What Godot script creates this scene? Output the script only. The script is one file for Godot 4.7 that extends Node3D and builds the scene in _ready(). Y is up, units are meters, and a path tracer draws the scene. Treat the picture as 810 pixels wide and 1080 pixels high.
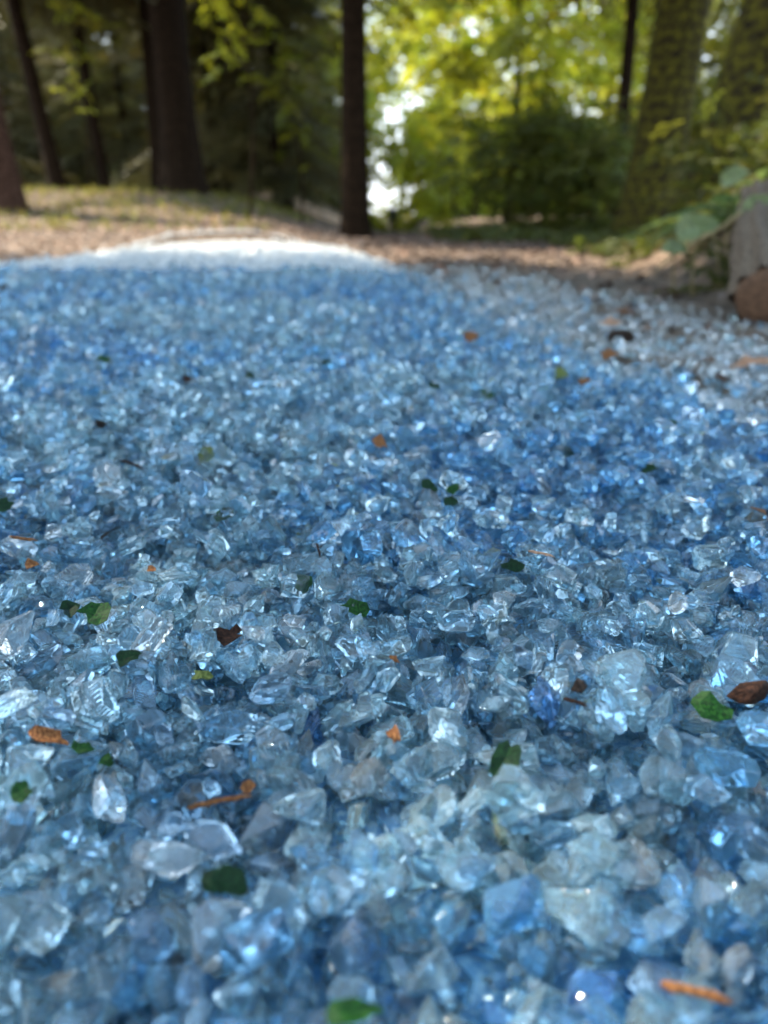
extends Node3D
# A bed of crushed blue glass in a forest clearing, seen from just above the glass.

const EYE := Vector3(0, 0.24, 0)
const PITCH := 22.25          # degrees below level
const FPX := 770.0            # focal length in pixels of the 810 x 1080 photograph
var rng := RandomNumberGenerator.new()
var noise := FastNoiseLite.new()
var taken := {}
var sp := sin(deg_to_rad(PITCH))
var cp := cos(deg_to_rad(PITCH))

# ---------------------------------------------------------------- helpers
func numbered(called: String) -> String:
	var n: int = taken.get(called, 0)
	taken[called] = n + 1
	return called if n == 0 else "%s_%03d" % [called, n]

func tag(o: Node, label := "", category := "", group := "", kind := "") -> Node:
	if label: o.set_meta("label", label)
	if category: o.set_meta("category", category)
	if group: o.set_meta("group", group)
	if kind: o.set_meta("kind", kind)
	return o

func thing(called: String, at := Vector3.ZERO) -> Node3D:
	var o := Node3D.new()
	o.name = numbered(called)
	add_child(o, true)
	o.position = at
	return o

func part(called: String, mesh: Mesh, m: Material, parent: Node3D) -> MeshInstance3D:
	var o := MeshInstance3D.new()
	o.name = called
	o.mesh = mesh
	o.material_override = m
	parent.add_child(o, true)
	return o

func solo(called: String, mesh: Mesh, m: Material, at := Vector3.ZERO) -> MeshInstance3D:
	var o := MeshInstance3D.new()
	o.name = numbered(called)
	o.mesh = mesh
	o.material_override = m
	add_child(o, true)
	o.position = at
	return o

func copies(called: String, mesh: Mesh, m: Material, xf: Array, cols, parent: Node3D) -> MultiMeshInstance3D:
	var mm := MultiMesh.new()
	mm.transform_format = MultiMesh.TRANSFORM_3D
	mm.use_colors = cols != null
	mm.mesh = mesh
	mm.instance_count = xf.size()
	for i in xf.size():
		mm.set_instance_transform(i, xf[i])
		if cols != null: mm.set_instance_color(i, cols[i])
	var o := MultiMeshInstance3D.new()
	o.name = called
	o.multimesh = mm
	o.material_override = m
	parent.add_child(o, true)
	return o

func lin(r: float, g: float, b: float, a := 1.0) -> Color:      # a linear base colour
	var c := Color(r, g, b).linear_to_srgb()
	c.a = a
	return c

func ray(px: float, py: float) -> Vector3:                       # direction of a pixel of the photograph, with -z = 1
	var u := (px - 405.0) / FPX
	var v := (540.0 - py) / FPX
	var d := Vector3(u, v * cp - sp, -(v * sp + cp))
	return d / -d.z

func far_at(px: float, py: float, depth: float) -> Vector3:      # the point that far ahead of the camera
	return EYE + ray(px, py) * depth

func on_level(px: float, py: float, level := 0.0) -> Vector3:
	var d := ray(px, py)
	return EYE + d * ((EYE.y - level) / -d.y)

func to_pixel(p: Vector3) -> Vector3:                             # x, y in the photograph and the depth along the axis
	var q := p - EYE
	var z := -q.z * cp - q.y * sp
	var y := q.y * cp - q.z * sp
	return Vector3(405 + FPX * q.x / z, 540 - FPX * y / z, z)

func noise_tex(freq: float, stops: Array, size := 512, octaves := 5, sd := 1, normal := false) -> NoiseTexture2D:
	var n := FastNoiseLite.new()
	n.seed = sd
	n.noise_type = FastNoiseLite.TYPE_SIMPLEX
	n.frequency = freq
	n.fractal_octaves = octaves
	var t := NoiseTexture2D.new()
	t.width = size
	t.height = size
	t.seamless = true
	t.noise = n
	if normal:
		t.as_normal_map = true
		t.bump_strength = 6.0
	else:
		var g := Gradient.new()
		var offs := PackedFloat32Array()
		var cols := PackedColorArray()
		for s in stops:
			offs.append(s[0])
			cols.append(s[1])
		g.offsets = offs
		g.colors = cols
		t.color_ramp = g
	return t

func mat(c: Color, rough := 0.9, spec := 0.5) -> StandardMaterial3D:
	var m := StandardMaterial3D.new()
	m.albedo_color = c
	m.roughness = rough
	m.metallic_specular = spec
	return m

func textured(tex: Texture2D, scale: float, rough := 0.9, bump: Texture2D = null, deep := 1.0, world := true) -> StandardMaterial3D:
	var m := mat(Color.WHITE, rough)
	m.albedo_texture = tex
	m.uv1_triplanar = true
	m.uv1_world_triplanar = world
	m.uv1_scale = Vector3.ONE * scale
	if bump:
		m.heightmap_enabled = true
		m.heightmap_texture = bump
		m.heightmap_scale = deep
	return m

func smooth(a: float, b: float, x: float) -> float:
	var t := clampf((x - a) / (b - a), 0, 1)
	return t * t * (3 - 2 * t)

# ---------------------------------------------------------------- the lie of the land
var bed := PackedVector2Array()

func bed_edge(p: Vector2) -> float:                               # metres inside (+) or outside (-) the bed's rim
	var best := 1e9
	for i in bed.size():
		var a := bed[i]
		var b := bed[(i + 1) % bed.size()]
		best = minf(best, p.distance_squared_to(Geometry2D.get_closest_point_to_segment(p, a, b)))
	return sqrt(best) * (1.0 if Geometry2D.is_point_in_polygon(p, bed) else -1.0)

func ground_height(x: float, z: float) -> float:
	var d := -z
	var y := -0.05
	y += 0.16 * smooth(5.5, 9.5, d) * smooth(0.2, -1.6, x + 0.03 * d)
	y += (0.42 + 0.02 * maxf(0, d - 12)) * smooth(9.0, 13.0, d) * smooth(-0.3, -3.0, x + 0.03 * d)
	y += 0.10 * smooth(8.0, 12.0, d) * smooth(1.3, 3.2, x)
	var side := x - (0.95 + 0.10 * d)                              # the bank along the right-hand side
	y += 0.40 * smooth(0.0, 0.5, side) * smooth(1.0, 1.9, d) * smooth(6.2, 3.2, d)
	y += 0.10 * smooth(0.0, 2.5, side) * smooth(1.0, 4.0, d)
	var path := smooth(1.7, 0.7, absf(x - 0.1 - 0.008 * d))
	y -= path * 0.95 * smooth(10.0, 46.0, d)
	y += 0.02 * noise.get_noise_2d(x * 40, z * 40) + 0.10 * noise.get_noise_2d(x * 6, z * 6) * smooth(8, 14, absf(x) + d * 0.7) * (1.0 - path)
	return y

func bed_height(x: float, z: float) -> float:                      # mean level of the glass
	var rim := 1.0
	if z < -3.4 or x > 0.1: rim = bed_edge(Vector2(x, z))
	return -0.012 - 0.03 * smooth(0.35, 0.0, rim) + 0.012 * noise.get_noise_2d(x * 160 + 40, z * 160) + 0.010 * noise.get_noise_2d(x * 420, z * 420 + 90)

func land() -> void:
	var st := SurfaceTool.new()
	st.begin(Mesh.PRIMITIVE_TRIANGLES)
	var zs := []
	var xs := []
	var v := 3.0
	while v > -12.0:
		zs.append(v); v -= 0.12
	while v > -75.0:
		zs.append(v); v -= 0.12 + 0.06 * (-12.0 - v)
	zs.append(-400.0)
	v = 0.0
	while v < 6.0:
		xs.append(v); v += 0.12
	while v < 60.0:
		xs.append(v); v += 0.12 + 0.08 * (v - 6.0)
	xs.append(400.0)
	var all := []
	for i in range(xs.size() - 1, 0, -1): all.append(-xs[i])
	all.append_array(xs)
	for z in zs:
		for x in all:
			st.set_uv(Vector2(x, z))
			var y := ground_height(x, z)
			if bed_edge(Vector2(x, z)) > 0.05: y -= 0.04
			st.add_vertex(Vector3(x, y, z))
	var w := all.size()
	for j in zs.size() - 1:
		for i in w - 1:
			var a := j * w + i
			for k in [a, a + w, a + 1, a + 1, a + w, a + w + 1]: st.add_index(k)
	st.generate_normals()
	var tex := noise_tex(0.012, [[0.0, lin(.035, .024, .015)], [0.4, lin(.09, .058, .036)], [0.6, lin(.15, .10, .065)], [1.0, lin(.24, .17, .115)]], 1024, 6, 3)
	var m := textured(tex, 0.6, 0.95, noise_tex(0.02, [[0.0, Color.BLACK], [1.0, Color.WHITE]], 512, 6, 8), 2.0)
	tag(solo("ground", st.commit(), m), "brown forest floor of soil and old leaves", "ground", "", "structure")

# ---------------------------------------------------------------- glass
var variants := []            # {mesh, half: Vector3}
var far_variants := []

func ico(level: int) -> Array:
	var t := (1 + sqrt(5.0)) / 2
	var v := [Vector3(-1, t, 0), Vector3(1, t, 0), Vector3(-1, -t, 0), Vector3(1, -t, 0), Vector3(0, -1, t), Vector3(0, 1, t), Vector3(0, -1, -t), Vector3(0, 1, -t), Vector3(t, 0, -1), Vector3(t, 0, 1), Vector3(-t, 0, -1), Vector3(-t, 0, 1)]
	var f := PackedInt32Array([0, 11, 5, 0, 5, 1, 0, 1, 7, 0, 7, 10, 0, 10, 11, 1, 5, 9, 5, 11, 4, 11, 10, 2, 10, 7, 6, 7, 1, 8, 3, 9, 4, 3, 4, 2, 3, 2, 6, 3, 6, 8, 3, 8, 9, 4, 9, 5, 2, 4, 11, 6, 2, 10, 8, 6, 7, 9, 8, 1])
	for i in 12: v[i] = v[i].normalized()
	for l in level:
		var mid := {}
		var g := PackedInt32Array()
		for k in range(0, f.size(), 3):
			var m := []
			for e in 3:
				var a := f[k + e]
				var b := f[k + (e + 1) % 3]
				var key := mini(a, b) * 100000 + maxi(a, b)
				if not mid.has(key):
					mid[key] = v.size()
					v.append((v[a] + v[b]).normalized())
				m.append(mid[key])
			g.append_array(PackedInt32Array([f[k], m[0], m[2], f[k + 1], m[1], m[0], f[k + 2], m[2], m[1], m[0], m[1], m[2]]))
		f = g
	return [PackedVector3Array(v), f]

func shard(ball: Array, sd: int, sharp: float, ripple: float) -> Dictionary:
	var r := RandomNumberGenerator.new()
	r.seed = sd
	var n := r.randi_range(8, 13)
	var planes := []
	for i in n:
		var best := Vector3.UP
		var far := -1.0
		for k in 6:                                                # spread the faces
			var c := Vector3(r.randfn(), r.randfn(), r.randfn()).normalized()
			var near := 9.0
			for q in planes: near = minf(near, c.angle_to(q[0]))
			if near > far:
				far = near
				best = c
		var side := best.cross(Vector3(0.3, 0.9, 0.2)).normalized().rotated(best, r.randf() * TAU)
		planes.append([best, r.randf_range(0.55, 1.0), side, r.randf_range(9, 26), r.randf() * 6, ripple * r.randf() * (2.0 if r.randf() < 0.35 else 0.4), r.randf_range(-0.05, 0.11)])
	var stretch := Vector3(r.randf_range(1.0, 1.6), r.randf_range(0.8, 1.1), r.randf_range(0.55, 0.95))
	var pts := PackedVector3Array()
	for d: Vector3 in ball[0]:
		var s := 0.0
		for q in planes:
			var c: float = d.dot(q[0])
			if c > 0.02:
				var t: float = d.dot(q[2]) / c
				var bow: float = q[1] * (1.0 + q[5] * sin(t * q[3] + q[4] + 2.0 * sin(t * 3.0)) - q[6] * minf(1.0 / (c * c) - 1.0, 1.2) * 0.5)
				s += pow(c / bow, sharp)
		pts.append(d * minf(pow(s, -1.0 / sharp), 1.42) * stretch)
	var lo := pts[0]
	var hi := pts[0]
	for p in pts:
		lo = lo.min(p)
		hi = hi.max(p)
	var f: PackedInt32Array = ball[1]
	var nm := PackedVector3Array()
	nm.resize(pts.size())
	var scale := 2.0 / (hi - lo).length() * 1.5
	for i in pts.size(): pts[i] = (pts[i] - (lo + hi) / 2) * scale
	for k in range(0, f.size(), 3):
		var c := (pts[f[k + 1]] - pts[f[k]]).cross(pts[f[k + 2]] - pts[f[k]])
		for e in 3: nm[f[k + e]] += c
	var out := PackedInt32Array()
	for i in nm.size(): nm[i] = nm[i].normalized()
	var flip := nm[0].dot(pts[0]) > 0
	for k in range(0, f.size(), 3): out.append_array(PackedInt32Array([f[k], f[k + 2], f[k + 1]]) if flip else PackedInt32Array([f[k], f[k + 1], f[k + 2]]))
	if not flip:
		for i in nm.size(): nm[i] = -nm[i]
	var arrays := []
	arrays.resize(Mesh.ARRAY_MAX)
	arrays[Mesh.ARRAY_VERTEX] = pts
	arrays[Mesh.ARRAY_NORMAL] = nm
	arrays[Mesh.ARRAY_INDEX] = out
	var me := ArrayMesh.new()
	me.add_surface_from_arrays(Mesh.PRIMITIVE_TRIANGLES, arrays)
	return {"mesh": me, "half": (hi - lo) / 2 * scale}

func glass(c: Color, rough: float, body: float, tinted := false) -> StandardMaterial3D:
	var m := StandardMaterial3D.new()
	c.a = body                                                     # the share of light that flaws in the glass scatter
	m.albedo_color = c
	m.roughness = rough
	m.refraction_enabled = true
	m.refraction_scale = 0.05
	m.metallic_specular = 0.5
	m.vertex_color_use_as_albedo = tinted
	return m

# linear tints: what is left of white light that has crossed one shard
const TINTS := [
	["pale aqua", Color(.72, .91, .97), .31],
	["pale blue", Color(.56, .82, .98), .32],
	["sky blue", Color(.36, .70, .97), .24],
	["clear", Color(.92, .965, .975), .07],
	["steel blue", Color(.50, .70, .86), .06],
	["deep blue", Color(.27, .54, .94), .010],
	["yellowish", Color(.86, .90, .62), .001],
	["white", Color(.93, .94, .92), 0.0]]

func tint_index(u: float) -> int:
	for i in TINTS.size():
		u -= TINTS[i][2]
		if u < 0: return i
	return 0

const CELL := 0.004
const X0 := -4.6
const Z0 := -8.4
const NX := 1700
const NZ := 2300
var H := PackedFloat32Array()                                      # top of the heap so far

func level_at(x: float, z: float) -> float:
	return H[clampi(int((z - Z0) / CELL), 0, NZ - 1) * NX + clampi(int((x - X0) / CELL), 0, NX - 1)]

func drop(x: float, z: float, hx: float, hz: float, hy: float, sink: float) -> float:
	# lets a rounded body of those half sizes down on the heap; returns the height of its middle
	var cx := int((x - X0) / CELL)
	var cz := int((z - Z0) / CELL)
	var kx := int(hx / CELL)
	var kz := int(hz / CELL)
	if cx - kx < 0 or cz - kz < 0 or cx + kx >= NX or cz + kz >= NZ: return -9.0
	var y := -9.0
	for j in range(-kz, kz + 1):
		for i in range(-kx, kx + 1):
			var q := 1.0 - (i * i) / (kx * kx + .5) - (j * j) / (kz * kz + .5)
			if q > 0.0: y = maxf(y, H[(cz + j) * NX + cx + i] + hy * sqrt(q))
	y -= sink * hy
	for j in range(-kz, kz + 1):
		for i in range(-kx, kx + 1):
			var q := 1.0 - (i * i) / (kx * kx + .5) - (j * j) / (kz * kz + .5)
			if q > 0.0:
				var at := (cz + j) * NX + cx + i
				H[at] = maxf(H[at], y + hy * sqrt(q) * 0.9)
	return y

var pile := []                 # [variant, transform, tint index, pixel size, pixel]

func heap() -> void:
	H.resize(NX * NZ)
	# the packed glass below
	for j in range(0, NZ, 8):
		for i in range(0, NX, 8):
			var x := X0 + i * CELL
			var z := Z0 + j * CELL
			var b := bed_height(x, z) - 0.034
			if (x > 0.0 or z < -4.0) and not Geometry2D.is_point_in_polygon(Vector2(x, z), bed): b = ground_height(x, z)
			for jj in 8:
				for ii in 8:
					if j + jj < NZ and i + ii < NX: H[(j + jj) * NX + i + ii] = b
	var spots := []
	var z := 0.55
	while z > -8.2:
		var d := maxf(0.0, -z)
		var half := 0.60 * d + 0.42 + (0.3 if d > 1.0 else 0.0)
		var lay := 19500.0 if d < 1.2 else (14500.0 if d < 2.2 else (9400.0 if d < 3.6 else 6000.0))
		var step := 0.02
		var n := int(half * 2 * step * lay)
		for k in n:
			var p := Vector2(rng.randf_range(-half, half), z - rng.randf() * step)
			spots.append(p)
		z -= step
	# shuffle within bands so that the heap grows evenly
	for i in range(spots.size() - 1, 0, -1):
		var k := rng.randi_range(0, i)
		var t = spots[i]
		spots[i] = spots[k]
		spots[k] = t
	for p in spots:
		var d: float = -p.y
		var stray: bool = not Geometry2D.is_point_in_polygon(p, bed)
		if stray:
			if p.x < 0 or d > 5.0: continue
			var gap := -bed_edge(p)
			if rng.randf() > 0.38 * smooth(0.75, 0.02, gap) * smooth(5.0, 2.6, d) * clampf(0.75 + 1.2 * noise.get_noise_2d(p.x * 250, p.y * 250), 0, 1): continue
		var near: bool = d < 1.3
		var set_: Array = variants if near else far_variants
		var v := rng.randi_range(0, set_.size() - 1)
		var half: Vector3 = set_[v].half
		var size := clampf(exp(rng.randfn(-0.05, 0.34)), 0.45, 1.75) * 0.0078 * (1.0 if d < 2.2 else 1.18)
		var b := Basis(Vector3(rng.randfn(), rng.randfn(), rng.randfn()).normalized(), rng.randfn(0, 0.55)) * Basis(Vector3.UP, rng.randf() * TAU) * Basis(Vector3.RIGHT, PI / 2 * float(rng.randi_range(0, 1)))
		var hx := size * sqrt(pow(half.x * b.x.x, 2) + pow(half.y * b.y.x, 2) + pow(half.z * b.z.x, 2))
		var hy := size * sqrt(pow(half.x * b.x.y, 2) + pow(half.y * b.y.y, 2) + pow(half.z * b.z.y, 2))
		var hz := size * sqrt(pow(half.x * b.x.z, 2) + pow(half.y * b.y.z, 2) + pow(half.z * b.z.z, 2))
		for k in 4:                                                # it slides into the lower places
			var other: Vector2 = p + Vector2(rng.randf_range(-.014, .014), rng.randf_range(-.014, .014)) * (1.0 if near else 1.6)
			if level_at(other.x, other.y) < level_at(p.x, p.y): p = other
		var y := drop(p.x, p.y, hx * 0.8, hz * 0.8, hy * 0.86, 0.10)
		if y < -5: continue
		var ti := tint_index(rng.randf())
		var patch := noise.get_noise_2d(p.x * 90 + 300, p.y * 90)
		if patch > 0.18 and ti == 0: ti = 1 if rng.randf() < 0.6 else 2
		if patch < -0.2 and ti == 2: ti = 0
		var rim := 9.0
		if d > 3.8 or p.x > 0.1: rim = bed_edge(p)
		if stray: ti = 3 if rng.randf() < 0.7 else ti
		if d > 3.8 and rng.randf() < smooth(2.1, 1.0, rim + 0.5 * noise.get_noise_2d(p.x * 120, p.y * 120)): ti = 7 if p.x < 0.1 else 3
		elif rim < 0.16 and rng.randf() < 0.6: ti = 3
		var at := Vector3(p.x, y, p.y)
		var q := to_pixel(at)
		pile.append([v, Transform3D(b.scaled(Vector3.ONE * size), at), ti, 770.0 * size * 2.0 / q.z if q.z > 0.05 else 0.0, q, near, hy])

func pour() -> void:
	# the three hundred that show largest stand alone; all others are one mass
	var seen := []
	for i in pile.size():
		var s: Array = pile[i]
		var q: Vector3 = s[4]
		if not s[5] or q.y > 1090 or q.x < -8 or q.x > 818 or q.y < 600: continue
		var o: Vector3 = s[1].origin
		if level_at(o.x, o.z) > o.y + s[6] * 1.02: continue        # covered
		seen.append([s[3], i])
	seen.sort_custom(func(a, b): return a[0] > b[0])
	seen = seen.slice(0, 300)
	var mats := []
	for t in TINTS:
		mats.append(glass(lin(t[1].r, t[1].g, t[1].b), 0.03, 0.05))
	var alone := {}
	var told := {}
	for want in [[523, 880, 6], [615, 1045, 5], [350, 790, 5], [690, 745, 5], [245, 650, 4], [170, 1000, 4], [565, 760, 5]]:
		var best := -1
		var gap := 1e9
		for e in seen:
			var g: float = Vector2(pile[e[1]][4].x - want[0], pile[e[1]][4].y - want[1]).length()
			if g < gap:
				gap = g
				best = e[1]
		if best >= 0: pile[best][2] = want[2]
	for e in seen:
		var s: Array = pile[e[1]]
		alone[e[1]] = true
		var o := solo("glass_shard", variants[s[0]].mesh, mats[s[2]])
		o.transform = s[1]
		tag(o, shard_label(s, told), "glass shard", "glass shards lying nearest in the bed")
	var tinted := glass(Color.WHITE, 0.03, 0.05, true)
	var frosted := glass(Color.WHITE, 0.35, 0.55, true)
	var root := thing("glass_shards")
	tag(root, "countless small shards of crushed blue glass heaped as a bed", "glass shards", "", "stuff")
	for near in [true, false]:
		var set_: Array = variants if near else far_variants
		var xf := []
		var cols := []
		for v in set_:
			xf.append([])
			cols.append([])
		for i in pile.size():
			var s: Array = pile[i]
			if s[5] != near or alone.has(i) or s[2] == 7: continue
			xf[s[0]].append(s[1])
			var c: Color = TINTS[s[2]][1]
			var k := rng.randf_range(0.9, 1.05)
			cols[s[0]].append(Color(minf(c.r * k, .97), minf(c.g * k, .98), minf(c.b * k, .985)))
		for v in set_.size():
			tag(copies("shard_mass", set_[v].mesh, tinted, xf[v], cols[v], root), "", "", "", "stuff")
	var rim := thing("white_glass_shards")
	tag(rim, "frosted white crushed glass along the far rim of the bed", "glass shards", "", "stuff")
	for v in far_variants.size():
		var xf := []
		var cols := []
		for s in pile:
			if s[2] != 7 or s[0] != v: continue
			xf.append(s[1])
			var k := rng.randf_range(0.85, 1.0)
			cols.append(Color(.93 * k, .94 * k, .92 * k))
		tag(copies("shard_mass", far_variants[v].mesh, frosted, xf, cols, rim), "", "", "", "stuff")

const NEAR_MARKS := [[102, 653, "the angular green scrap"], [322, 620, "the upright green scrap"], [376, 646, "the long green scrap"], [540, 602, "the dark scrap"], [533, 806, "the upright dark scrap"], [748, 753, "the broad green leaf"], [237, 937, "the bottom left scrap"], [25, 838, "the left edge scrap"], [214, 716, "the flat olive scrap"], [372, 1072, "the bottom edge scrap"], [242, 676, "the curled brown leaf"], [415, 778, "the orange scrap"], [787, 743, "the brown bark piece"], [52, 781, "the rusty scrap"], [232, 847, "the orange twig"], [735, 1049, "the bottom right twig"], [607, 742, "the crooked needle"], [523, 880, "the yellowish shard"], [800, 900, "the right edge"], [8, 985, "the left edge"], [640, 870, "the right half's middle"]]
const HOURS := ["twelve", "one", "two", "three", "four", "five", "six", "seven", "eight", "nine", "ten", "eleven"]

func shard_label(s: Array, told: Dictionary) -> String:
	var p := Vector2(s[4].x, s[4].y)
	var best = NEAR_MARKS[0]
	for m in NEAR_MARKS:
		if p.distance_to(Vector2(m[0], m[1])) < p.distance_to(Vector2(best[0], best[1])): best = m
	var off: Vector2 = p - Vector2(best[0], best[1])
	var hour: String = HOURS[posmod(roundi(rad_to_deg(atan2(off.x, -off.y)) / 30.0), 12)]
	var far := "beside" if off.length() < 38 else ("near" if off.length() < 75 else ("off" if off.length() < 115 else "far from"))
	var half: Vector3 = variants[s[0]].half
	var dims := [half.x, half.y, half.z]
	dims.sort()
	var form := "elongated" if dims[2] > 1.45 * dims[1] else ("flat" if dims[0] < 0.62 * dims[1] else ("blocky" if dims[0] > 0.8 * dims[2] else "wedgelike"))
	var size := "big " if s[3] > 62 else ("" if s[3] > 44 else "small ")
	var out := "%s%s %s glass shard %s %s, toward %s o'clock" % [size, TINTS[s[2]][0], form, far, best[2], hour]
	told[out] = told.get(out, 0) + 1
	if told[out] == 2: out = out.replace(" glass shard", " smaller glass shard")
	return out

func bed_floor() -> void:
	# the packed glass that lies under the loose shards
	var st := SurfaceTool.new()
	st.begin(Mesh.PRIMITIVE_TRIANGLES)
	var s := 0.04
	var nx := int(9.0 / s)
	var nz := int(9.2 / s)
	var keep := {}
	for j in nz:
		for i in nx:
			var x := -6.5 + i * s
			var z := -8.4 + j * s
			if bed_edge(Vector2(x, z)) > 0.01:
				keep[j * nx + i] = keep.size()
				st.add_vertex(Vector3(x, bed_height(x, z) - 0.034 + 0.006 * noise.get_noise_2d(x * 3000, z * 3000), z))
	for j in nz - 1:
		for i in nx - 1:
			var a := j * nx + i
			if keep.has(a) and keep.has(a + 1) and keep.has(a + nx) and keep.has(a + nx + 1):
				for k in [a, a + 1, a + nx, a + 1, a + nx + 1, a + nx]: st.add_index(keep[k])
	st.generate_normals()
	var tex := noise_tex(0.05, [[0.2, lin(.14, .30, .52)], [0.5, lin(.30, .50, .68)], [0.8, lin(.50, .66, .76)]], 512, 4, 5)
	tag(solo("glass_bed", st.commit(), textured(tex, 6.0, 0.35, null)), "packed blue glass under the loose shards", "ground", "", "structure")

# ---------------------------------------------------------------- what lies on the glass
func scrap_mesh(sd: int, long: float, wide: float, torn: float, curl: float, thick: float) -> ArrayMesh:
	# a piece of leaf: an uneven outline, bowed and creased along the midrib, of real thickness
	var r := RandomNumberGenerator.new()
	r.seed = sd
	var n := 11
	var rim := []
	for i in n:
		var a := TAU * (i + r.randfn(0, 0.22) * (1.0 if torn > 0.1 else 0.0)) / n
		var k := 1.0 - torn * (r.randf() if r.randf() < 0.6 else 1.7 * r.randf())
		var pointed := pow(absf(cos(a)), 0.8) * signf(cos(a))
		rim.append(Vector2(pointed * long * k, sin(a) * wide * k * (1.0 - 0.25 * cos(a))) / 2)
	var shape := func(p: Vector2, up: float) -> Vector3:
		var u := p.x / long * 2.0
		var w := p.y / wide * 2.0
		return Vector3(p.x, curl * long * (0.5 * w * w - 0.45 * u * u + 0.12 * sin(u * 5.0 + sd)) - 0.10 * wide * (1.0 - minf(1.0, absf(w) * 4.0)) * 0.4 + up, p.y)
	var st := SurfaceTool.new()
	st.begin(Mesh.PRIMITIVE_TRIANGLES)
	st.set_smooth_group(-1)
	for lay in [thick / 2, -thick / 2]:
		for i in n:
			var p: Vector2 = rim[i]
			var q: Vector2 = rim[(i + 1) % n]
			var tri := [Vector2.ZERO, p * 0.55, q * 0.55, p * 0.55, p, q, p * 0.55, q, q * 0.55]
			for k in 9:
				var at: Vector2 = tri[k if lay > 0 else (k / 3) * 3 + 2 - k % 3]
				st.set_uv(Vector2(at.x / long + 0.5, at.y / wide + 0.5))
				st.add_vertex(shape.call(at, lay))
	for i in n:
		var p: Vector2 = rim[i]
		var q: Vector2 = rim[(i + 1) % n]
		for v in [[p, 1], [p, -1], [q, 1], [q, 1], [p, -1], [q, -1]]:
			st.set_uv(Vector2(v[0].x / long + 0.5, v[0].y / wide + 0.5))
			st.add_vertex(shape.call(v[0], v[1] * thick / 2))
	st.generate_normals()
	return st.commit()

func twig_mesh(sd: int, long: float, r: float, bend: float) -> ArrayMesh:
	var g := RandomNumberGenerator.new()
	g.seed = sd
	var pts := []
	var radii := []
	for i in 8:
		var t := i / 7.0
		pts.append(Vector3((t - 0.5) * long, bend * long * (0.25 - pow(t - 0.5, 2)) + g.randfn(0, 0.012) * long, g.randfn(0, 0.012) * long))
		radii.append(r * (1.15 - 0.5 * t) * (1.3 if i == 5 else 1.0))
	radii[0] = r * 0.5
	radii[7] = r * 0.2
	return tube(pts, radii, 9, 0.3, 0, sd)

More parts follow.
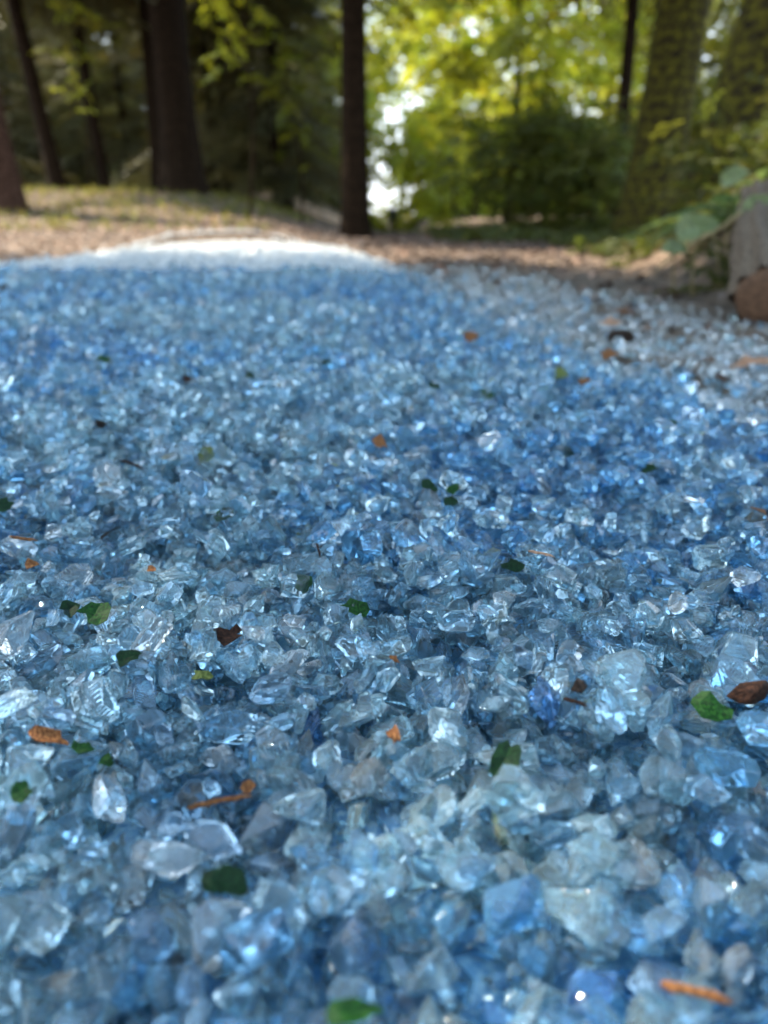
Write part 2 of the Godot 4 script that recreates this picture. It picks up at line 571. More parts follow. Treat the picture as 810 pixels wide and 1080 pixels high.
func bits() -> void:
	var ramps := {
		"green": [lin(.001, .013, .002), lin(.004, .040, .005), lin(.022, .085, .012)],
		"dark": [lin(.001, .009, .003), lin(.003, .022, .006), lin(.010, .045, .012)],
		"olive": [lin(.05, .07, .015), lin(.13, .16, .04), lin(.25, .26, .08)],
		"brown": [lin(.006, .003, .002), lin(.024, .010, .006), lin(.07, .03, .016)],
		"orange": [lin(.05, .018, .007), lin(.17, .065, .022), lin(.36, .17, .065)],
		"tan": [lin(.22, .11, .06), lin(.42, .23, .14), lin(.6, .40, .27)],
		"black": [lin(.012, .009, .008), lin(.035, .025, .02), lin(.08, .055, .04)]}
	var mats := {}
	var sd := 70
	for k in ramps:
		sd += 1
		var m := textured(noise_tex(0.03, [[0.2, ramps[k][0]], [0.5, ramps[k][1]], [0.85, ramps[k][2]]], 256, 5, sd), 46.0, 0.62 if k in ["green", "dark", "olive"] else 0.8, null, 1.0, true)
		m.metallic_specular = 0.3
		if k in ["olive", "tan"]:
			m.backlight_enabled = true
			m.backlight = lin(.15, .15, .1)
		mats[k] = m
	# kind, tone, pixel, length and width in pixels, turn in degrees, what it looks like
	var all := [
		["leaf", "green", 102, 653, 34, 26, 80, "dark green angular leaf scrap, largest on the left half above the brown leaf"],
		["leaf", "dark", 74, 648, 26, 18, 60, "narrow dark green scrap half buried beside the angular green scrap"],
		["leaf", "dark", 136, 698, 30, 16, 40, "dark green sliver buried in glass left of the curled brown leaf"],
		["leaf", "green", 322, 620, 28, 18, 85, "upright green leaf scrap left of the long green one"],
		["leaf", "green", 376, 646, 34, 18, -25, "long green leaf scrap beside the upright one"],
		["leaf", "green", 235, 548, 18, 13, 20, "small bright green scrap above left of the upright scrap"],
		["leaf", "olive", 220, 487, 24, 18, 40, "olive green round leaf scrap left of the orange brown leaf"],
		["leaf", "green", 111, 384, 15, 10, 15, "small green scrap far back on the left"],
		["leaf", "dark", 452, 517, 20, 13, -30, "dark green scrap left of the pair of green scraps in the middle"],
		["leaf", "green", 478, 519, 20, 11, 50, "upper scrap of the pair of green scraps in the middle"],
		["leaf", "dark", 475, 533, 20, 11, -5, "lower scrap of the pair of green scraps in the middle"],
		["leaf", "green", 513, 422, 15, 14, 60, "green scrap standing up behind the middle pair"],
		["leaf", "dark", 540, 602, 26, 14, -15, "dark green scrap right of the middle, level with the upright scrap"],
		["leaf", "green", 597, 484, 24, 15, 5, "green scrap right of the middle pair, lying flat"],
		["leaf", "dark", 614, 441, 18, 9, 5, "thin dark green scrap far back right of centre"],
		["leaf", "olive", 590, 400, 18, 14, 20, "olive yellow scrap far back beside a small orange one"],
		["leaf", "dark", 533, 806, 44, 26, 65, "dark green upright scrap below the middle right of the orange bit"],
		["leaf", "green", 748, 753, 42, 32, -35, "broad bright green leaf beside the brown bark piece"],
		["leaf", "dark", 237, 937, 52, 32, -12, "dark green angular scrap, largest near the bottom left"],
		["leaf", "green", 25, 838, 26, 24, 50, "green scrap at the left edge above the bottom"],
		["leaf", "green", 88, 793, 30, 14, 10, "green scrap right of the rusty leaf scrap on the left"],
		["leaf", "green", 112, 805, 18, 11, -30, "tiny green scrap right of the rusty leaf scrap, lower one"],
		["leaf", "dark", 5, 538, 20, 18, 60, "dark green scrap cut by the left edge"],
		["leaf", "olive", 214, 716, 28, 12, 0, "flat olive leaf scrap below the curled brown leaf"],
		["leaf", "green", 372, 1072, 66, 26, 5, "green leaf scrap cut by the bottom edge"],
		["leaf", "green", 706, 450, 20, 9, -5, "thin green scrap far back on the right"],
		["leaf", "dark", 685, 498, 18, 9, 10, "dark green scrap on the right behind the orange leaf"],
		["leaf", "dark", 458, 412, 16, 9, 20, "dark green scrap left of the standing green scrap"],
		["leaf", "dark", 264, 401, 13, 8, 0, "tiny dark green scrap far back left of centre"],
		["leaf", "dark", 345, 386, 13, 7, 30, "tiny dark green scrap far back in the middle"],
		["leaf", "green", 640, 520, 18, 9, -20, "small green scrap beside the dark hollow in the glass"],
		["leaf", "brown", 242, 676, 30, 22, 35, "curled dark brown leaf left of the long green scrap"],
		["leaf", "orange", 400, 472, 20, 16, -30, "orange brown leaf scrap in the middle distance"],
		["leaf", "orange", 797, 552, 26, 18, -10, "orange brown leaf at the right edge"],
		["leaf", "orange", 497, 361, 16, 14, 30, "orange leaf scrap far back right of centre"],
		["leaf", "tan", 789, 389, 50, 15, 0, "tan fallen leaf at the right edge of the blue glass"],
		["leaf", "tan", 644, 346, 24, 12, 0, "pale tan leaf by the rim of the blue glass"],
		["leaf", "orange", 643, 379, 18, 14, 20, "orange leaf under the dark bark crumb by the rim"],
		["leaf", "orange", 616, 407, 14, 10, 0, "small orange scrap right of the olive yellow one"],
		["leaf", "orange", 205, 838, 22, 16, 70, "orange leaf scrap above the left end of the orange twig"],
		["leaf", "orange", 415, 778, 22, 14, -60, "orange scrap left of the upright dark green scrap"],
		["leaf", "orange", 34, 598, 16, 10, 30, "small orange scrap near the left edge below the needle"],
		["leaf", "orange", 416, 697, 14, 7, -40, "tiny orange scrap right below the long green scrap"],
		["leaf", "brown", 198, 404, 12, 9, 30, "small brown scrap far back on the left"],
		["leaf", "orange", 160, 603, 12, 8, 0, "tiny rusty scrap above the angular green scrap"],
		["bark", "brown", 787, 743, 48, 26, 5, "dark reddish brown bark piece at the right edge"],
		["bark", "black", 654, 364, 30, 15, -15, "dark bark crumb near the right rim of the blue glass"],
		["bark", "black", 107, 455, 16, 10, 0, "small black bark crumb on the left in the middle distance"],
		["bark", "black", 8, 314, 14, 10, 0, "dark crumb far back at the left edge"],
		["bark", "black", 610, 731, 14, 18, 80, "black crumb wedged between shards left of the broad green leaf"],
		["leaf", "orange", 52, 781, 46, 15, -5, "rusty orange leaf scrap on glass at the left edge"],
		["leaf", "orange", 262, 833, 18, 14, 30, "orange brown scrap at the right end of the orange twig"],
		["twig", "orange", 232, 847, 66, 8, 16, "orange brown twig near the bottom left"],
		["twig", "orange", 735, 1049, 72, 13, -17, "orange brown twig at the bottom right corner"],
		["twig", "orange", 25, 570, 28, 4, 0, "reddish needle at the left edge, lying level"],
		["twig", "brown", 141, 493, 30, 4, -20, "brown needle lying left of the olive green leaf"],
		["twig", "black", 116, 563, 26, 5, 55, "dark curved needle standing near the left edge"],
		["twig", "brown", 336, 582, 18, 4, -75, "thin brown needle above the upright green scrap"],
		["twig", "tan", 571, 586, 28, 4, -20, "pale tan needle right of the middle"],
		["twig", "brown", 607, 742, 26, 5, -25, "crooked brown needle beside the black crumb"],
		["twig", "brown", 300, 463, 16, 3, 20, "fine brown needle in the middle distance left of centre"]]
	var names := {"leaf": "leaf_fragment", "bark": "bark_crumb", "twig": "twig"}
	var cats := {"leaf": "leaf", "bark": "bark", "twig": "twig"}
	sd = 500
	for b in all:
		sd += 1
		var at := on_level(b[2], b[3], 0.0)
		for k in 3:
			var top := -1.0
			for v in [[0, 0], [.004, 0], [-.004, 0], [0, .004], [0, -.004], [0, .009], [.005, .008], [-.005, .008]]: top = maxf(top, level_at(at.x + v[0], at.z + v[1]))
			at = on_level(b[2], b[3], top + 0.003)
		var px := to_pixel(at).z / FPX
		var long: float = b[4] * px
		var wide: float = b[5] * px
		var me: Mesh
		if b[0] == "leaf": me = scrap_mesh(sd, long * 1.12, wide * 1.3, 0.34, 0.26, 0.0005)
		elif b[0] == "bark": me = shard(ico(3), sd, 26.0, 0.16).mesh
		else: me = twig_mesh(sd, long, wide * 0.36, 0.3 if b[1] != "orange" else 0.12)
		var o := solo(names[b[0]], me, mats[b[1]])
		var back := (EYE - at).normalized()
		var n := (Vector3.UP * 0.75 + back * 0.75).normalized()
		var x := Vector3.RIGHT
		x = (x - n * x.dot(n)).normalized().rotated(n, deg_to_rad(b[6]))
		var basis_ := Basis(x, n, x.cross(n))
		if b[0] == "bark": basis_ = Basis(x * long / 2.3, n * wide / 1.15, x.cross(n) * wide / 1.15)
		o.transform = Transform3D(basis_, at + Vector3(0, wide * (0.2 if b[0] == "twig" else (0.5 if b[0] == "bark" else 0.32)) + 0.003 * clampf(-at.z - 0.3, 0, 2), 0))
		landmarks.append([Vector2(b[2], b[3]), b[7]])
		tag(o, b[7], cats[b[0]], {"leaf": "leaf scraps strewn on the glass", "bark": "bark crumbs on the glass", "twig": "twigs and needles on the glass"}[b[0]])

var landmarks := []

# ---------------------------------------------------------------- the log, the bank and the walker
func edge_things() -> void:
	var cut := far_at(808, 313, 2.02)
	var end := far_at(800, 210, 3.0)
	var o := thing("log", cut)
	tag(o, "cut grey log lying on the bank at the right edge", "log")
	var axis := end - cut
	var pts := []
	var radii := []
	for i in 12:
		var t := i / 11.0
		pts.append(axis * t + Vector3(0.006 * sin(t * 9), 0.005 * sin(t * 7), 0))
		radii.append(0.078 * (1.0 - 0.12 * t) * (1.0 + 0.05 * sin(t * 23)))
	var grey := textured(noise_tex(0.02, [[0.2, lin(.035, .020, .011)], [0.5, lin(.13, .085, .050)], [0.8, lin(.29, .20, .125)]], 512, 6, 33), 6.0, 0.9)
	part("bark", tube(pts, radii, 48, 0.22, 0.0, 2.0), grey, o)
	var st := SurfaceTool.new()
	st.begin(Mesh.PRIMITIVE_TRIANGLES)
	var nrm := -axis.normalized()
	var side := nrm.cross(Vector3.UP).normalized()
	var up := side.cross(nrm)
	for ring in 7:
		for k in 32:
			var a := TAU * k / 32
			var r := 0.076 * ring / 6.0 * (1.0 + 0.02 * sin(a * 5))
			st.set_uv(Vector2(ring, k))
			st.add_vertex(nrm * (0.012 - 0.012 * pow(ring / 6.0, 4) + 0.0015 * (ring % 2)) + side * cos(a) * r + up * sin(a) * r)
	for ring in 6:
		for k in 32:
			var p := ring * 32 + k
			var q := ring * 32 + (k + 1) % 32
			for v in [p, p + 32, q, q, p + 32, q + 32]: st.add_index(v)
	st.generate_normals()
	var wood := textured(noise_tex(0.03, [[0.1, lin(.045, .022, .011)], [0.5, lin(.12, .06, .03)], [0.9, lin(.2, .11, .06)]], 256, 5, 34), 7.0, 0.85)
	tag(part("cut_end", st.commit(), wood, o), "dark brown sawn end of the log")

	var pale := textured(noise_tex(0.03, [[0.1, lin(.16, .12, .05)], [0.6, lin(.34, .27, .13)], [0.9, lin(.45, .38, .2)]], 256, 4, 35), 9.0, 0.8)
	var a0 := far_at(690, 284, 3.3)
	pts = []
	radii = []
	for v in [[690, 286, 3.3], [712, 268, 3.2], [732, 256, 3.1], [752, 246, 3.0], [768, 236, 2.9], [782, 224, 2.8]]:
		pts.append(far_at(v[0], v[1], v[2]) - a0)
		radii.append(0.011)
	radii[0] = 0.004
	var br := thing("fallen_branch", a0)
	tag(br, "pale thin branch arching over the bank left of the log", "branch")
	part("stem", tube(pts, radii, 9, 0.15, 0.0, 4.0), pale, br)
	part("side_twig", tube([far_at(752, 246, 3.0) - a0, far_at(757, 262, 2.97) - a0, far_at(758, 286, 2.95) - a0], [0.007, 0.005, 0.003], 7), pale, br)

	# big pale leaves beside the log
	var lm := textured(noise_tex(0.02, [[0.2, lin(.09, .115, .035)], [0.5, lin(.15, .175, .055)], [0.8, lin(.22, .25, .085)]], 256, 5, 36), 8.0, 0.45, null, 1.0, false)
	lm.backlight_enabled = true
	lm.backlight = lin(.3, .35, .2)
	var leaves := [[736, 239, 2.75, 46, 26, 18, "broad pale green leaf left of the log"], [802, 216, 2.7, 40, 18, 10, "broad pale leaf above the log at the right edge"], [712, 262, 2.9, 30, 15, -20, "small green leaf low on the bank left of the arching branch"], [776, 185, 3.2, 34, 16, 30, "green leaf among the ferns above the log"]]
	var sd := 900
	for v in leaves:
		sd += 1
		var c := far_at(v[0], v[1], v[2])
		var root := Vector3(c.x + 0.05, ground_height(c.x + 0.05, c.z - 0.08), c.z - 0.08)
		var pl := thing("leafy_plant", root)
		tag(pl, v[6], "plant", "big leaved plants by the log")
		var k: float = v[2] / FPX
		var lf := part("leaf", scrap_mesh(sd, v[3] * k * 0.9, v[4] * k * 1.3, 0.06, 0.25, 0.0008), lm, pl)
		var n := (Vector3.UP * 0.7 + (EYE - c).normalized() * 0.7).normalized()
		var x := (Vector3.RIGHT - n * n.x).normalized().rotated(n, deg_to_rad(v[5]))
		lf.transform = Transform3D(Basis(x, n, x.cross(n)), c - root)
		part("stem", tube([Vector3.ZERO, (c - root) * 0.5 + Vector3(0, 0.02, -0.02), c - root], [0.005, 0.004, 0.002], 7), pale, pl)
	# ferns on the bank
	st = SurfaceTool.new()
	st.begin(Mesh.PRIMITIVE_TRIANGLES)
	for i in 18:
		var t := (i + 1) / 19.0
		var at := Vector3(t, 0.62 * t - 0.75 * t * t, 0)
		for s in [-1.0, 1.0]:
			var along := Vector3(0.35, -0.1, s).normalized()
			leaf_into(st, at, along, Vector3.UP, 0.30 * sin(PI * (0.15 + 0.8 * t)) + 0.02, 0.022)
	st.generate_normals()
	var frond := st.commit()
	var fm := mat(lin(.04, .075, .016), 0.6)
	fm.backlight_enabled = true
	fm.backlight = lin(.2, .28, .08)
	fm.cull_mode = BaseMaterial3D.CULL_DISABLED
	for v in [[800, 3.3, 0.5, "fern at the right edge above the log"], [765, 3.7, 0.5, "fern behind the broad pale green leaf"], [735, 4.6, 0.45, "fern at the foot of the leaning mossy trunk"], [700, 5.6, 0.5, "fern left of the leaning trunk's foot"], [830, 4.0, 0.6, "taller fern behind the one above the log"], [655, 7.5, 0.5, "small fern in front of the upright broad trunk"]]:
		var f := thing("fern", foot(v[0], v[1]))
		tag(f, v[3], "fern", "ferns on the bank at right")
		for i in 9:
			var p := part("frond", frond, fm, f)
			var size: float = v[2] * 0.62 * rng.randf_range(0.7, 1.15)
			p.transform = Transform3D((Basis(Vector3.UP, TAU * i / 9 + rng.randf() * 0.5) * Basis(Vector3.BACK, rng.randf_range(-0.1, 0.5))).scaled(Vector3.ONE * size), Vector3.ZERO)

func body_mesh(bones: Array, lo: Vector3, hi: Vector3, cell: float, blend: float, paint: Callable) -> ArrayMesh:
	# one skin round tapered bones, as surface nets
	var n := Vector3i(((hi - lo) / cell).ceil()) + Vector3i.ONE
	var f := PackedFloat32Array()
	f.resize(n.x * n.y * n.z)
	for k in n.z:
		for j in n.y:
			for i in n.x:
				var p := lo + Vector3(i, j, k) * cell
				var d := 9.0
				for b in bones:
					var ab: Vector3 = b[1] - b[0]
					var t := clampf((p - b[0]).dot(ab) / maxf(ab.length_squared(), 1e-6), 0, 1)
					var e: float = p.distance_to(b[0] + ab * t) - lerpf(b[2], b[3], t)
					var h := clampf(0.5 + 0.5 * (d - e) / blend, 0, 1)
					d = lerpf(d, e, h) - blend * h * (1 - h)
				f[(k * n.y + j) * n.x + i] = d
	var st := SurfaceTool.new()
	st.begin(Mesh.PRIMITIVE_TRIANGLES)
	var id := {}
	var off := [0, 1, n.x, n.x + 1, n.x * n.y, n.x * n.y + 1, n.x * n.y + n.x, n.x * n.y + n.x + 1]
	for k in n.z - 1:
		for j in n.y - 1:
			for i in n.x - 1:
				var at := (k * n.y + j) * n.x + i
				var sum := Vector3.ZERO
				var cnt := 0
				for e in [[0, 1], [2, 3], [4, 5], [6, 7], [0, 2], [1, 3], [4, 6], [5, 7], [0, 4], [1, 5], [2, 6], [3, 7]]:
					var a := f[at + off[e[0]]]
					var b := f[at + off[e[1]]]
					if (a < 0) != (b < 0):
						var pa := Vector3(e[0] & 1, (e[0] >> 1) & 1, e[0] >> 2)
						var pb := Vector3(e[1] & 1, (e[1] >> 1) & 1, e[1] >> 2)
						sum += pa.lerp(pb, a / (a - b))
						cnt += 1
				if cnt:
					id[at] = id.size()
					var p := lo + (Vector3(i, j, k) + sum / cnt) * cell
					st.set_color(paint.call(p))
					st.add_vertex(p)
	var ax := [1, n.x, n.x * n.y]
	for at in id:
		for d in 3:
			var u: int = ax[(d + 1) % 3]
			var v: int = ax[(d + 2) % 3]
			var a := f[at]
			var b: float = f[at + ax[d]]
			if (a < 0) == (b < 0) or not (id.has(at - u) and id.has(at - v) and id.has(at - u - v)): continue
			var q := [at, at - u, at - u - v, at - v]
			if a < 0: q = [at, at - v, at - u - v, at - u]
			for w in [q[0], q[1], q[2], q[0], q[2], q[3]]: st.add_index(id[w])
	st.generate_normals()
	return st.commit()

func walker() -> void:
	var p := foot(414, 48.0)
	var o := thing("person", p)
	tag(o, "person in dark blue clothes far off on the path in the gap", "person")
	var V := func(x: float, y: float, z: float) -> Vector3: return Vector3(x, y, z)
	var bones := [
		[V.call(0, 0.98, 0), V.call(0, 1.30, 0.01), 0.15, 0.17], [V.call(-.13, 1.38, 0), V.call(.13, 1.38, 0), 0.09, 0.09],
		[V.call(0, 1.42, 0), V.call(0, 1.54, 0.01), 0.055, 0.05], [V.call(0, 1.60, 0.01), V.call(0, 1.67, 0.0), 0.085, 0.095],
		[V.call(-.19, 1.37, 0), V.call(-.25, 1.10, -.03), 0.06, 0.045], [V.call(-.25, 1.10, -.03), V.call(-.24, 0.86, 0.05), 0.045, 0.032], [V.call(-.24, 0.86, .05), V.call(-.24, 0.75, .08), 0.035, 0.022],
		[V.call(.19, 1.37, 0), V.call(.25, 1.10, .02), 0.06, 0.045], [V.call(.25, 1.10, .02), V.call(.24, 0.86, -.04), 0.045, 0.032], [V.call(.24, 0.86, -.04), V.call(.24, 0.75, -.05), 0.035, 0.022],
		[V.call(-.09, 0.92, 0), V.call(-.10, 0.50, 0.08), 0.10, 0.065], [V.call(-.10, 0.50, .08), V.call(-.10, 0.08, -.02), 0.065, 0.042], [V.call(-.10, 0.05, -.04), V.call(-.11, 0.04, .15), 0.045, 0.035],
		[V.call(.09, 0.92, 0), V.call(.10, 0.50, 0.0), 0.10, 0.065], [V.call(.10, 0.50, 0), V.call(.10, 0.09, -.16), 0.065, 0.042], [V.call(.10, 0.06, -.18), V.call(.11, 0.04, 0.0), 0.045, 0.035]]
	var paint := func(q: Vector3) -> Color:
		if q.y > 1.47 or (q.y < 0.84 and absf(q.x) > 0.19): return Color(.45, .28, .20)
		if q.y > 0.84: return Color(.022, .035, .13)
		return Color(.02, .022, .04) if q.y > 0.10 else Color(.03, .025, .02)
	var m := mat(Color.WHITE, 0.85)
	m.vertex_color_use_as_albedo = true
	part("body", body_mesh(bones, Vector3(-.42, -.04, -.34), Vector3(.42, 1.82, .34), 0.028, 0.04, paint), m, o)
	part("hair", body_mesh([[V.call(0, 1.66, -.02), V.call(0, 1.70, -.01), 0.105, 0.098]], Vector3(-.16, 1.58, -.2), Vector3(.16, 1.84, .14), 0.028, 0.02, func(_q): return Color(.03, .02, .012)), m, o)

# ---------------------------------------------------------------- plants
var bark_brown: StandardMaterial3D
var bark_red: StandardMaterial3D
var bark_moss: StandardMaterial3D
var leaf_mat: StandardMaterial3D
var needle_mat: StandardMaterial3D
var spray_meshes := []
var bough_meshes := []

func tube(pts: Array, radii: Array, around: int, rough := 0.0, lobes := 0.0, sd := 0.0) -> ArrayMesh:
	var st := SurfaceTool.new()
	st.begin(Mesh.PRIMITIVE_TRIANGLES)
	for i in pts.size():
		var dir: Vector3 = (pts[mini(i + 1, pts.size() - 1)] - pts[maxi(i - 1, 0)]).normalized()
		var side := dir.cross(Vector3(0.13, 0.21, 1.0)).normalized()
		var up := side.cross(dir)
		for k in around + 1:
			var a := TAU * (k % around) / around
			var r: float = radii[i] * (1.0 + rough * noise.get_noise_3d(cos(a) * 60 + sd * 31, i * 14.0, sin(a) * 60) + rough * 0.6 * sin(a * 9.0 + sd) )
			r += lobes * exp(-i * 0.9) * maxf(0.0, sin(a * 4.0 + sd)) * radii[i]
			st.set_uv(Vector2(float(k) / around, i))
			st.add_vertex(pts[i] + (side * cos(a) + up * sin(a)) * r)
	var w := around + 1
	for i in pts.size() - 1:
		for k in around:
			var a := i * w + k
			for q in [a, a + 1, a + w, a + 1, a + w + 1, a + w]: st.add_index(q)
	var n := pts.size() * w
	st.add_vertex(pts[pts.size() - 1])
	for k in around:
		for q in [n - w + k, n - w + k + 1, n]: st.add_index(q)
	st.generate_normals()
	return st.commit()

func leaf_into(st: SurfaceTool, at: Vector3, along: Vector3, face: Vector3, length: float, wide: float) -> void:
	var side := along.cross(face).normalized() * wide
	var up := face * length * 0.12
	var a := at
	var b := at + along * length * 0.35 - up * 0.4
	var c := at + along * length * 0.7 - up * 0.6
	var t := at + along * length - up * 1.4
	var l1 := b + side + up
	var l2 := c + side * 0.75 + up
	var r1 := b - side + up
	var r2 := c - side * 0.75 + up
	for tri in [[a, b, l1], [b, c, l1], [c, l2, l1], [c, t, l2], [a, r1, b], [b, r1, c], [c, r1, r2], [c, r2, t]]:
		for p in tri: st.add_vertex(p)

func spray_mesh(sd: int) -> ArrayMesh:            # a leafy twig half a metre long
	var r := RandomNumberGenerator.new()
	r.seed = sd
	var st := SurfaceTool.new()
	st.begin(Mesh.PRIMITIVE_TRIANGLES)
	for i in 13:
		var t := (i + 0.5) / 13.0
		var at := Vector3(t * 0.42, -0.10 * t * t + r.randfn(0, 0.012), r.randfn(0, 0.02))
		var s := -1.0 if i % 2 else 1.0
		var along := Vector3(0.75, r.randfn(-0.15, 0.25), s * r.randf_range(0.5, 1.1)).normalized()
		var face := (Vector3.UP + Vector3(r.randfn(0, .35), 0, r.randfn(0, .35))).normalized()
		face = (face - along * face.dot(along)).normalized()
		leaf_into(st, at, along, face, r.randf_range(0.08, 0.12), r.randf_range(0.024, 0.036))
	st.generate_normals()
	return st.commit()

func bough_mesh(sd: int) -> ArrayMesh:            # a drooping conifer bough a metre long
	var r := RandomNumberGenerator.new()
	r.seed = sd
	var st := SurfaceTool.new()
	st.begin(Mesh.PRIMITIVE_TRIANGLES)
	for i in 26:
		var t := (i + 1.0) / 27.0
		var at := Vector3(t, 0.10 * t - 0.42 * t * t, r.randfn(0, .01))
		var s := -1.0 if i % 2 else 1.0
		var long := (0.40 * (1.05 - t) + 0.07) * r.randf_range(0.7, 1.2)
		var along := Vector3(r.randf_range(.5, .9), r.randf_range(-.55, -.1), s).normalized() * long
		var across := Vector3(-along.z, 0, along.x).normalized()
		for k in 7:                                  # needles on both sides of the twig
			var p := at + along * (k / 7.0) + Vector3(0, -0.05 * k / 7.0 * long, 0)
			var w := 0.030 * (1.1 - k / 9.0)
			for e in [-1.0, 1.0]:
				st.add_vertex(p)
				st.add_vertex(p + along * 0.17)
				st.add_vertex(p + along * 0.20 + across * e * w + Vector3(0, r.randfn(0, .008), 0))
	st.generate_normals()
	return st.commit()

func shade_of(c: Color, spread: float) -> Color:
	var k := exp(rng.randfn(0, spread))
	var y := exp(rng.randfn(0, spread * 0.35))
	return Color(minf(c.r * k * y, .8), minf(c.g * k, .8), minf(c.b * k / y, .8))

func trunk_points(base: Vector3, top: Vector3, n: int, bend: float) -> Array:
	var out := []
	for i in n:
		var t := float(i) / (n - 1)
		t = t * t * 0.7 + t * 0.3
		out.append(base.lerp(top, t) + Vector3(sin(t * 5 + base.x), 0, cos(t * 4 + base.z)) * bend * t * (1 - t))
	return out

func conifer(called: String, label: String, group: String, base: Vector3, lean: Vector2, r: float, tall: float, bare: float, reach: float, boughs: int, bark: Material, needles: Color) -> Node3D:
	var o := thing(called, base)
	tag(o, label, "tree", group)
	var pts := trunk_points(Vector3(0, -0.3, 0), Vector3(lean.x * tall, tall, lean.y * tall), 14, 0.15)
	var radii := []
	for i in 14:
		var t: float = pts[i].y / tall
		radii.append(maxf(0.012, r * (1.0 - 0.9 * maxf(t, 0.0)) * (1.0 + 0.35 * exp(-maxf(pts[i].y, 0) / (r * 1.2)))))
	part("trunk", tube(pts, radii, 24, 0.10, 0.30, base.x * 3.0 + base.z), bark, o)
	var xf := []
	for m in bough_meshes: xf.append([])
	var cols := []
	for m in bough_meshes: cols.append([])
	for i in boughs:
		var t := (i + rng.randf()) / boughs
		var y := lerpf(bare, tall * 0.98, pow(t, 1.25))
		var h := (y - bare) / (tall - bare)
		var long := reach * (1.05 - 0.9 * h) * rng.randf_range(0.6, 1.15)
		var turn := rng.randf() * TAU
		var b := Basis(Vector3.UP, turn) * Basis(Vector3.BACK, rng.randf_range(-0.25, 0.2)) * Basis(Vector3.RIGHT, rng.randfn(0, 0.2))
		var k := rng.randi_range(0, bough_meshes.size() - 1)
		xf[k].append(Transform3D(b.scaled_local(Vector3(long, long * 0.9, minf(long, 2.0) * 0.9)), Vector3(lean.x * y, y, lean.y * y)))
		cols[k].append(shade_of(needles, 0.25))
	for k in bough_meshes.size():
		if xf[k].size(): tag(copies("crown", bough_meshes[k], needle_mat, xf[k], cols[k], o), "", "", "", "stuff")
	return o

func leafy(called: String, label: String, category: String, group: String, base: Vector3, r: float, tall: float, crown_low: float, spread: Vector3, sprays: int, size: float, green: Color, bark: Material, gap := 0.25) -> Node3D:
	# a broad-leaved tree or bush: limbs, and leafy twigs in uneven clumps round their ends
	var o := thing(called, base)
	tag(o, label, category, group)
	var pts := trunk_points(Vector3(0, -0.2, 0), Vector3(rng.randfn(0, 0.05) * tall, tall, rng.randfn(0, 0.05) * tall), 10, 0.3)
	var radii := []
	for i in 10: radii.append(maxf(0.006, r * (1.0 - 0.92 * maxf(0, pts[i].y / tall)) * (1 + 0.5 * exp(-maxf(0, pts[i].y) / (r * 1.5)))))
	part("trunk", tube(pts, radii, 14, 0.06, 0.2, base.x), bark, o)
	var clumps := []
	for i in 16:
		var y := lerpf(crown_low, tall, pow(rng.randf(), 0.9))
		var w := sin(clampf((y - crown_low) / (tall - crown_low + 0.01), 0.12, 0.95) * PI)
		var a := rng.randf() * TAU
		var q := Vector3(cos(a) * spread.x, 0, sin(a) * spread.z) * w * sqrt(rng.randf()) + Vector3(0, y, 0)
		clumps.append(q)
		if i < 9:
			var low := Vector3(0, maxf(0.1, minf(q.y - 0.3 * Vector2(q.x, q.z).length(), tall * 0.9)), 0)
			part("limb", tube([low, low.lerp(q, 0.5) + Vector3(0, 0.06 * q.length(), 0), q], [r * 0.35, r * 0.22, r * 0.06], 7), bark, o)
	var xf := []
	var cols := []
	for m in spray_meshes:
		xf.append([])
		cols.append([])
	for i in sprays:
		var c: Vector3 = clumps[rng.randi_range(0, 15)]
		var out := Vector3(rng.randfn(), rng.randfn() * 0.6, rng.randfn()) * spread * gap
		var p := c + out
		p.y = maxf(p.y, 0.03)
		var b := Basis(Vector3.UP, rng.randf() * TAU) * Basis(Vector3.BACK, rng.randf_range(-0.6, 0.5)) * Basis(Vector3.RIGHT, rng.randfn(0, 0.3))
		var k := rng.randi_range(0, spray_meshes.size() - 1)
		xf[k].append(Transform3D(b.scaled_local(Vector3.ONE * size * rng.randf_range(0.7, 1.3)), p))
		cols[k].append(shade_of(green, 0.22))
	for k in spray_meshes.size():
		if xf[k].size(): tag(copies("crown", spray_meshes[k], leaf_mat, xf[k], cols[k], o), "", "", "", "stuff")
	return o

func foot(px: float, depth: float) -> Vector3:                    # where a thing stands that is seen in that column, that far ahead
	var p := far_at(px, 225, depth)
	return Vector3(p.x, ground_height(p.x, -depth), -depth)

func plant_stock() -> void:
	bark_brown = textured(noise_tex(0.02, [[0.1, lin(.006, .0035, .0018)], [0.5, lin(.018, .0105, .0055)], [0.9, lin(.042, .026, .015)]], 512, 5, 21), 1.2, 0.95)
	bark_red = textured(noise_tex(0.02, [[0.1, lin(.022, .012, .008)], [0.5, lin(.065, .035, .024)], [0.9, lin(.12, .07, .05)]], 512, 5, 22), 1.2, 0.95)
	bark_moss = textured(noise_tex(0.012, [[0.25, lin(.018, .013, .009)], [0.45, lin(.04, .032, .015)], [0.55, lin(.075, .066, .010)], [0.9, lin(.15, .13, .018)]], 512, 5, 23), 1.7, 0.95)
	for m in [bark_brown, bark_red, bark_moss]: m.metallic_specular = 0.2
	leaf_mat = mat(Color.WHITE, 0.55)
	leaf_mat.vertex_color_use_as_albedo = true
	leaf_mat.backlight_enabled = true
	leaf_mat.backlight = lin(1.0, 1.0, 0.55)
	leaf_mat.cull_mode = BaseMaterial3D.CULL_DISABLED
	needle_mat = mat(Color.WHITE, 0.6)
	needle_mat.vertex_color_use_as_albedo = true
	needle_mat.backlight_enabled = true
	needle_mat.backlight = lin(0.5, 0.5, 0.3)
	needle_mat.cull_mode = BaseMaterial3D.CULL_DISABLED
	for i in 3: spray_meshes.append(spray_mesh(40 + i))
	for i in 3: bough_meshes.append(bough_mesh(60 + i))

